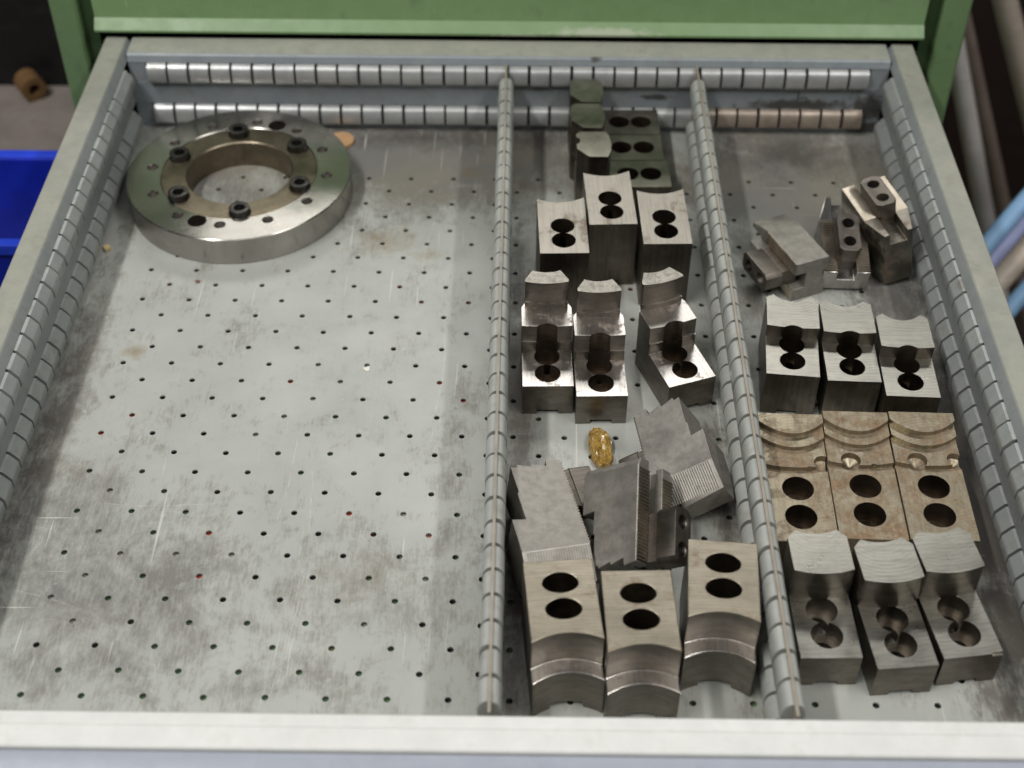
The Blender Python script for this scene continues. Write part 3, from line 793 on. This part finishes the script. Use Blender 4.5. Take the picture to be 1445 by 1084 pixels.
def t_nut_mesh(n_len=33, neck=12.4, head=15, hl=13, nk=7, r=4.7):
    # local: long axis Y, holes along X, slot thickness along Z; head from x=-(nk+hl) .. -nk, neck to 0, foot inside
    hp = [(-n_len/2+3, -head/2), (n_len/2-3, -head/2), (n_len/2, -head/2+3), (n_len/2, head/2-3), (n_len/2-3, head/2), (-n_len/2+3, head/2), (-n_len/2, head/2-3), (-n_len/2, -head/2+3)]
    base = prism(hp, -(nk+hl), -nk, 'x')
    nkp = [(-n_len/2+2, -neck/2), (n_len/2-2, -neck/2), (n_len/2-2, neck/2), (-n_len/2+2, neck/2)]
    add = prism(nkp, -nk-1, 6, 'x')
    cuts = []
    for y in (-8.0, 8.0):
        v, f = threads(0, 0, -40, 20, r, 24)
        cuts.append(([(z, y+a, b) for a, b, z in v], f))
    return carve(base, cuts, adds=[add], bevel=0.7)
TN = t_nut_mesh()
def set_pose(o, rx, ry, rz, x, y, z):
    o.rotation_mode = 'XYZ'; o.rotation_euler = (R(rx), R(ry), R(rz)); o.location = (x*MM, y*MM, z*MM); return o
def mirror(me, axes):
    bm = bmesh.new(); bm.from_mesh(me); bmesh.ops.scale(bm, vec=axes, verts=bm.verts); 
    if axes[0]*axes[1]*axes[2] < 0: bmesh.ops.reverse_faces(bm, faces=bm.faces)
    m2 = bpy.data.meshes.new('tmp'); bm.to_mesh(m2); bm.free(); return m2
def side_jaw(pose, ax, offs, label, nutlabel, nuty, Lb=64, un=41, nose=20):
    """ax = (sx, sy): sign of height and length in the local frame of the measured pose; offs moves the origin"""
    root = tag(set_pose(empty('serrated_jaw'), *pose), label, 'chuck jaw', 'serrated jaws lying on their sides')
    body = solid('body', mirror(side_jaw_mesh(Lb, un, nose), (ax[0], ax[1], 1)), M['jaw_side'], root, 30)
    body.location = (offs[0]*MM, offs[1]*MM, 0)
    for z0, z1 in ((-9.8, -0.4), (-32.6, -23.2)):
        v, f = serr(0.5, Lb-0.5, z0, z1)
        v = [(a*ax[0], b*ax[1], c) for a, b, c in v]
        s = mesh_obj('serration', v, f, M['serration'], root, 20)
        s.location = (offs[0]*MM, offs[1]*MM, 0)
    k = 0.8*nose
    v, f = nose_marks(0.6, 39.4, Lb+0.6, -0.28, Lb+k, -k*14.2/30)
    v = [(a*ax[0], b*ax[1], c) for a, b, c in v]
    s = mesh_obj('nose_serration', v, f, M['jaw_side'], root, 15)
    s.location = (offs[0]*MM, offs[1]*MM, 0)
    # T-nut in the keyway: own thing, same orientation
    Mx = (Matrix.Translation(root.location) @ root.rotation_euler.to_matrix().to_4x4())
    me = mirror(TN, (ax[0], 1, 1))
    n = tag(solid('t_nut', me, M['nut']), nutlabel, 't nut', 't nuts with two threaded holes')
    n.matrix_world = Mx @ Matrix.Translation(Vector((offs[0], offs[1]+nuty*ax[1], -16.5))*MM)
    return root
side_jaw((2.7, 4.8, 15.1, 52.9, 135.4, 34.5), (-1, -1), (0, 64),
         'serrated jaw lying flat on its side, close to the middle divider',
         't nut in the flat serrated jaw by the divider, ribbed rail end showing', 14)
side_jaw((27.0, -37.1, -20.4, 77.7, 116.8, 42.0), (-1, 1), (0, 0),
         'serrated jaw tilted on its side, resting on another jaw, toothed base facing up',
         't nut with two bright threaded holes, sticking out of the tilted jaw', 16, 58, 35, 5)
side_jaw((9.4, -30.5, 5.0, 83.7, 242.6, 30.0), (1, -1), (0, 0),
         'serrated jaw propped askew against the divider, below the turned tower jaw',
         't nut under the propped jaw by the divider', 34, 52, 31, 20)

# --- master jaws with t nuts at the back of the right bay
# local frame of these: base up. X width, Y length (0 heel .. nose), Z=0 base plane, body below
def master_mesh(hh, hn, L=68, W=33):
    prof = [(0, 0), (L, 0), (L, -hn), (L-26, -hn), (L-27, -(hh+hn)/2), (L-44, -(hh+hn)/2), (L-45, -hh), (0, -hh)]
    v, f = prism(prof, -W/2, W/2, 'x')
    cuts = []
    for s in (-1, 1):
        cuts.append(prism([(s*W/2, L-20), (s*(W/2-6.2), L+0.2), (s*(W/2-6.2), L+9), (s*(W/2+9), L+9), (s*(W/2+9), L-20)], -80, 20))
    cuts.append(prism([(-6.6, -9), (6.6, -9), (6.6, L+9), (-6.6, L+9)], -9, 5))
    return carve((v, f), cuts, bevel=0.55)
def master(pose, hh, hn, label, nutlabel, nutpos, nutlift, mat, L=68):
    root = tag(set_pose(empty('master_jaw'), *pose), label, 'chuck jaw', 'grooved jaws with t nuts')
    solid('body', master_mesh(hh, hn, L), mat, root, 30)
    for s in (-1, 1):
        v, f = serr(0.5, L-20, 6.8, 16.3)       # x->z, y->y, z->x
        v = [(s*c, b, -a) for a, b, c in v]
        mesh_obj('serration', v, f, M['serration'], root, 20)
    Mx = (Matrix.Translation(root.location) @ root.rotation_euler.to_matrix().to_4x4())
    n = tag(solid('t_nut', mirror(TN, (1, 1, 1)), M['nut']), nutlabel, 't nut', 't nuts with two threaded holes')
    n.matrix_world = Mx @ Matrix.Translation(Vector((0, nutpos, nutlift))*MM) @ Matrix.Rotation(R(90), 4, 'Y')
    return root
master((15, 0, -1.5, 243.5, 397, 21.5), 20, 40, 'grooved jaw lying base up in the right bay, bright groove, between its two neighbours',
       't nut raised out of the bright groove of the base up jaw', 24, -4, M['jaw_satin'])
master((0, 11, 194.5, 261, 468, 49), 46, 46, 'grooved jaw standing base up beside the right drawer wall, pointed nose forward',
       't nut standing tall on the jaw beside the right drawer wall', 27, -8, M['jaw_dark'], L=62)
# the one lying on its side: base turned to the divider
master((0, -90, 23.0, 205.5, 390, 17.0), 26, 26, 'grooved jaw lying on its side behind the milled step jaws, dark t nut sticking out',
       't nut sticking out sideways from the jaw lying near the divider', 22, 0, M['jaw_side'], L=62)
side_root = [o for o in COL.objects if o.name.startswith('master_jaw')][-1]
st = digit_six('stamped_mark', 6.0, 0.7, side_root, M['jaw_satin']); st.matrix_local = Matrix(((0, 0, 1, -0.004), (0, 1, 0, -0.0001), (-1, 0, 0, -0.018), (0, 0, 0, 1)))

# ================================================================== SMALL THINGS
def packet():
    bm = bmesh.new()
    bmesh.ops.create_icosphere(bm, subdivisions=4, radius=1.0)
    from mathutils import noise as nz
    for v in bm.verts:
        c = v.co.copy()
        c.x = math.copysign(abs(c.x)**0.72, c.x); c.y = math.copysign(abs(c.y)**0.7, c.y)
        tw = c.y*1.4
        p = Vector((c.x*7.2, c.y*16.5, (c.z if c.z > 0 else c.z*0.5)*4.6))
        n = nz.noise(Vector((p.x*0.32+tw, p.y*0.16, p.z*0.2)))+0.6*nz.noise(Vector((p.x*0.7+p.y*0.3, p.y*0.5, 3.1)))
        ridge = abs(math.sin((p.x*0.9+p.y*0.45)))*0.9 if p.y > 0 else 0
        k = 1+0.12*n
        j = lambda a: random.uniform(-a, a)
        v.co = Vector((p.x*k+j(.25), p.y*(1+0.06*n)+j(.25), p.z*k+(n*2.2+ridge+j(.35) if c.z > 0 else 0)))*MM
    me = bpy.data.meshes.new('amber_packet'); bm.to_mesh(me); bm.free()
    t = NT('amber_plastic')
    n = t.noise(160, 5, 0.6, dist=1.0)
    t.P(Base_Color=t.mix(t.ramp(n, 0.35, 0.65), lin(134, 98, 34), lin(198, 166, 88)), Roughness=0.24, Coat_Weight=0.6, Coat_Roughness=0.12,
        Transmission_Weight=0.25, Normal=t.bump(t.noise(260, 3, 0.5, dist=1.0), 0.15, 0.001))
    fin(me, t.m, 28)
    o = tag(obj('amber_packet', me), 'small crumpled amber plastic packet lying on the drawer floor', 'packet')
    place(o, 64, 240, 2.4, 6)
packet()
def disc(name, x, y, r, h, mat, label, cat, seg=28, irregular=0.0, group=None):
    p = []
    for i in range(seg):
        a = 2*math.pi*i/seg; k = 1+random.uniform(-irregular, irregular)
        p.append((r*k*math.cos(a), r*k*math.sin(a)))
    me = carve(prism(p, 0, h), [], bevel=min(0.4, h*0.3))
    o = tag(solid(name, me, mat), label, cat, group); place(o, x, y, 0.0, random.uniform(0, 90)); return o
disc('wooden_disc', -135.5, 585, 10.5, 3.0, plain('cork_brown', lin(186, 148, 108), 0.8), 'small tan round disc half hidden behind the flange', 'disc')
disc('crumb', -296, 441.5, 3.0, 3.0, plain('tan_crumb', lin(214, 190, 140), 0.7), 'tiny tan crumb beside the left wall', 'crumb', 9, 0.25)
disc('paint_flake', -91.5, 314.5, 2.6, 0.6, plain('white_flake', lin(220, 218, 205), 0.6), 'tiny whitish flake on the bare drawer floor', 'flake', 8, 0.4)
disc('rust_flake', -222, 405, 2.0, 0.8, plain('brown_flake', lin(112, 82, 66), 0.7), 'tiny brown flake in front of the flange', 'flake', 8, 0.3)
disc('metal_chip', 206.5, 282, 1.6, 1.4, M['jaw_milled'], 'tiny shiny chip on the floor between two low step jaws', 'chip', 7, 0.3)

# ================================================================== BACKGROUND
def floor_slab(name, x0, x1, y0, y1, z, mat, kind='structure'):
    o = mesh_obj(name, [(x0, y0, z), (x1, y0, z), (x1, y1, z), (x0, y1, z)], [(0, 1, 2, 3)], mat)
    return tag(o, kind=kind)
concrete = paint('workshop_floor', lin(128, 118, 114), lin(150, 140, 132), 0.6, 0.4, lin(100, 100, 118), streak=(3, 3, 3))
floor_slab('bench_top', -1600, -376, 560, 905, -150, concrete)
floor_slab('ground', -3000, 3000, -1500, 3000, -720, plain('dark_ground', lin(58, 50, 46), 0.7))
v, f = prism([(-2200, 905), (-376, 905), (-376, 925), (-2200, 925)], -719, 1200)
tag(mesh_obj('wall', v, f, M['black']), kind='structure')
v, f = prism([(372, 1500), (2200, 1500), (2200, 1520), (372, 1520)], -719, 1200)
tag(mesh_obj('wall', v, f, plain('dark_brown_wall', lin(50, 36, 30), 0.7)), kind='structure')
# tan roll on the bench
def roll():
    v, f = [], []; n = 40
    prof = [(6, 0), (13, 0), (13, 24), (6, 24)]; m = 4
    for i in range(n):
        a = 2*math.pi*i/n
        for r, y in prof: v.append((r*math.cos(a), y, 13+r*math.sin(a)))
    for i in range(n):
        for k in range(m): f.append((i*m+k, ((i+1) % n)*m+k, ((i+1) % n)*m+(k+1) % m, i*m+(k+1) % m))
    o = mesh_obj('tape_roll', v, f, plain('tan_tape', lin(120, 90, 56), 0.7), None, 30)
    tag(o, 'tan roll standing on the grey bench behind the cabinet', 'roll'); place(o, -492, 876, -150, 35)
roll()
# blue bin
def bin_():
    b = tag(empty('blue_bin', (-470, 571, -150)), 'blue plastic storage bin beside the drawer', 'bin')
    blue = plain('blue_plastic', lin(22, 46, 184), 0.42)
    X0, X1, Y0, Y1, H, tk = -120, 96, -62, 66, 100, 4
    me = carve(([(x, y, z) for z, g in ((-60, 6), (H, 0)) for x, y in ((X0+g, Y0+g), (X1-g, Y0+g), (X1-g, Y1-g), (X0+g, Y1-g))], [(0, 1, 2, 3), (4, 5, 6, 7), (0, 1, 5, 4), (1, 2, 6, 5), (2, 3, 7, 6), (3, 0, 4, 7)]),
               [prism([(X0+tk+5, Y0+tk+5), (X1-tk-5, Y0+tk+5), (X1-tk-5, Y1-tk-5), (X0+tk+5, Y1-tk-5)], -54, H+10)], bevel=1.2)
    solid('tub', me, blue, b)
    r = [(X0-3, Y0-3), (X1+3, Y0-3), (X1+3, Y1+3), (X0-3, Y1+3)]
    me = carve(prism(r, H-9, H+1.5), [prism([(X0+tk+3, Y0+tk+3), (X1-tk-3, Y0+tk+3), (X1-tk-3, Y1-tk-3), (X0+tk+3, Y1-tk-3)], H-20, H+20)], bevel=1.2)
    solid('rim', me, plain('light_blue_plastic', lin(44, 76, 226), 0.38), b)
bin_()
# leaning bars and rods at the right
def rod(name, a, b, r, mat, label, group, cat='bar'):
    a, b = Vector(a), Vector(b); d = (b-a).normalized()
    u = d.cross(Vector((0, 1, 0.1))).normalized(); w = d.cross(u); n = 24
    v, f = [], []
    for p in (a, b):
        for i in range(n):
            t = 2*math.pi*i/n; v.append(tuple(p-a+u*r*math.cos(t)+w*r*math.sin(t)))
    f = [tuple(range(n)), tuple(range(n, 2*n))]+[(i, (i+1) % n, n+(i+1) % n, n+i) for i in range(n)]
    o = mesh_obj(name, v, f, mat, None, 50); tag(o, label, cat, group); o.location = a*MM; return o
pale = steel('pale_bar_steel', lin(226, 220, 216), lin(236, 232, 228), 0.5, (60, 60, 900), 0.2, metal=0.05)
brown = steel('brown_bar_steel', lin(176, 156, 146), lin(190, 172, 160), 0.5, (60, 60, 900), 0.2, metal=0.05)
tan = steel('tan_bar_steel', lin(206, 192, 176), lin(220, 208, 192), 0.5, (60, 60, 900), 0.2, metal=0.05)
sky_blue = plain('pale_blue_plastic', lin(150, 194, 236), 0.5)
lav = plain('lavender_plastic', lin(170, 178, 220), 0.5)
def ext(a, b, s0, s1):
    a, b = Vector(a), Vector(b); return a+(b-a)*s0, a+(b-a)*s1
GB = 'metal bars leaning behind the cabinet'
for nm, a, b, r, mt, lab in (
    ('metal_bar', (493.7, 1000, -170), (595.1, 1000, -438.6), 11, pale, 'thick pale metal bar leaning beside the cabinet post'),
    ('metal_bar', (428, 1010, -135), (548, 1010, -452), 9, tan, 'tan metal bar closest to the drawer rim, mostly hidden'),
    ('metal_bar', (496.2, 1060, -120), (611, 1060, -395), 8.5, brown, 'thin brown metal bar leaning against a dark background'),
    ('metal_bar', (526.4, 1000, -92), (570.9, 1000, -187.2), 13, tan, 'broad greyish tan bar leaning at the outer edge')):
    a, b = ext(a, b, -1.0, 1.9 if b[2]-a[2] < -150 else 4.4)
    rod(nm, a, b, r, mt, lab, GB)
GR = 'rods lying across beyond the drawer rim'
for a, b, r, mt, lab in (
    ((483.7, 700, -137.4), (461.8, 700, -214.5), 8.5, sky_blue, 'pale blue rod crossing in front of the leaning bars'),
    ((494, 705, -160), (470, 705, -232), 8, lav, 'lavender rod lying right below the pale blue rod'),
    ((503, 700, -188), (481.7, 700, -255), 11, tan, 'tan round bar lying between the two blue rods'),
    ((507.6, 690, -238), (500.2, 690, -292), 8.5, sky_blue, 'second pale blue rod, under the tan round bar')):
    a, b = Vector(a), Vector(b); d = (b-a)
    d = Vector((-0.62, -0.55, -0.45))
    rod('round_rod', a-d*260, a+d*420, r, mt, lab, GR, 'rod')
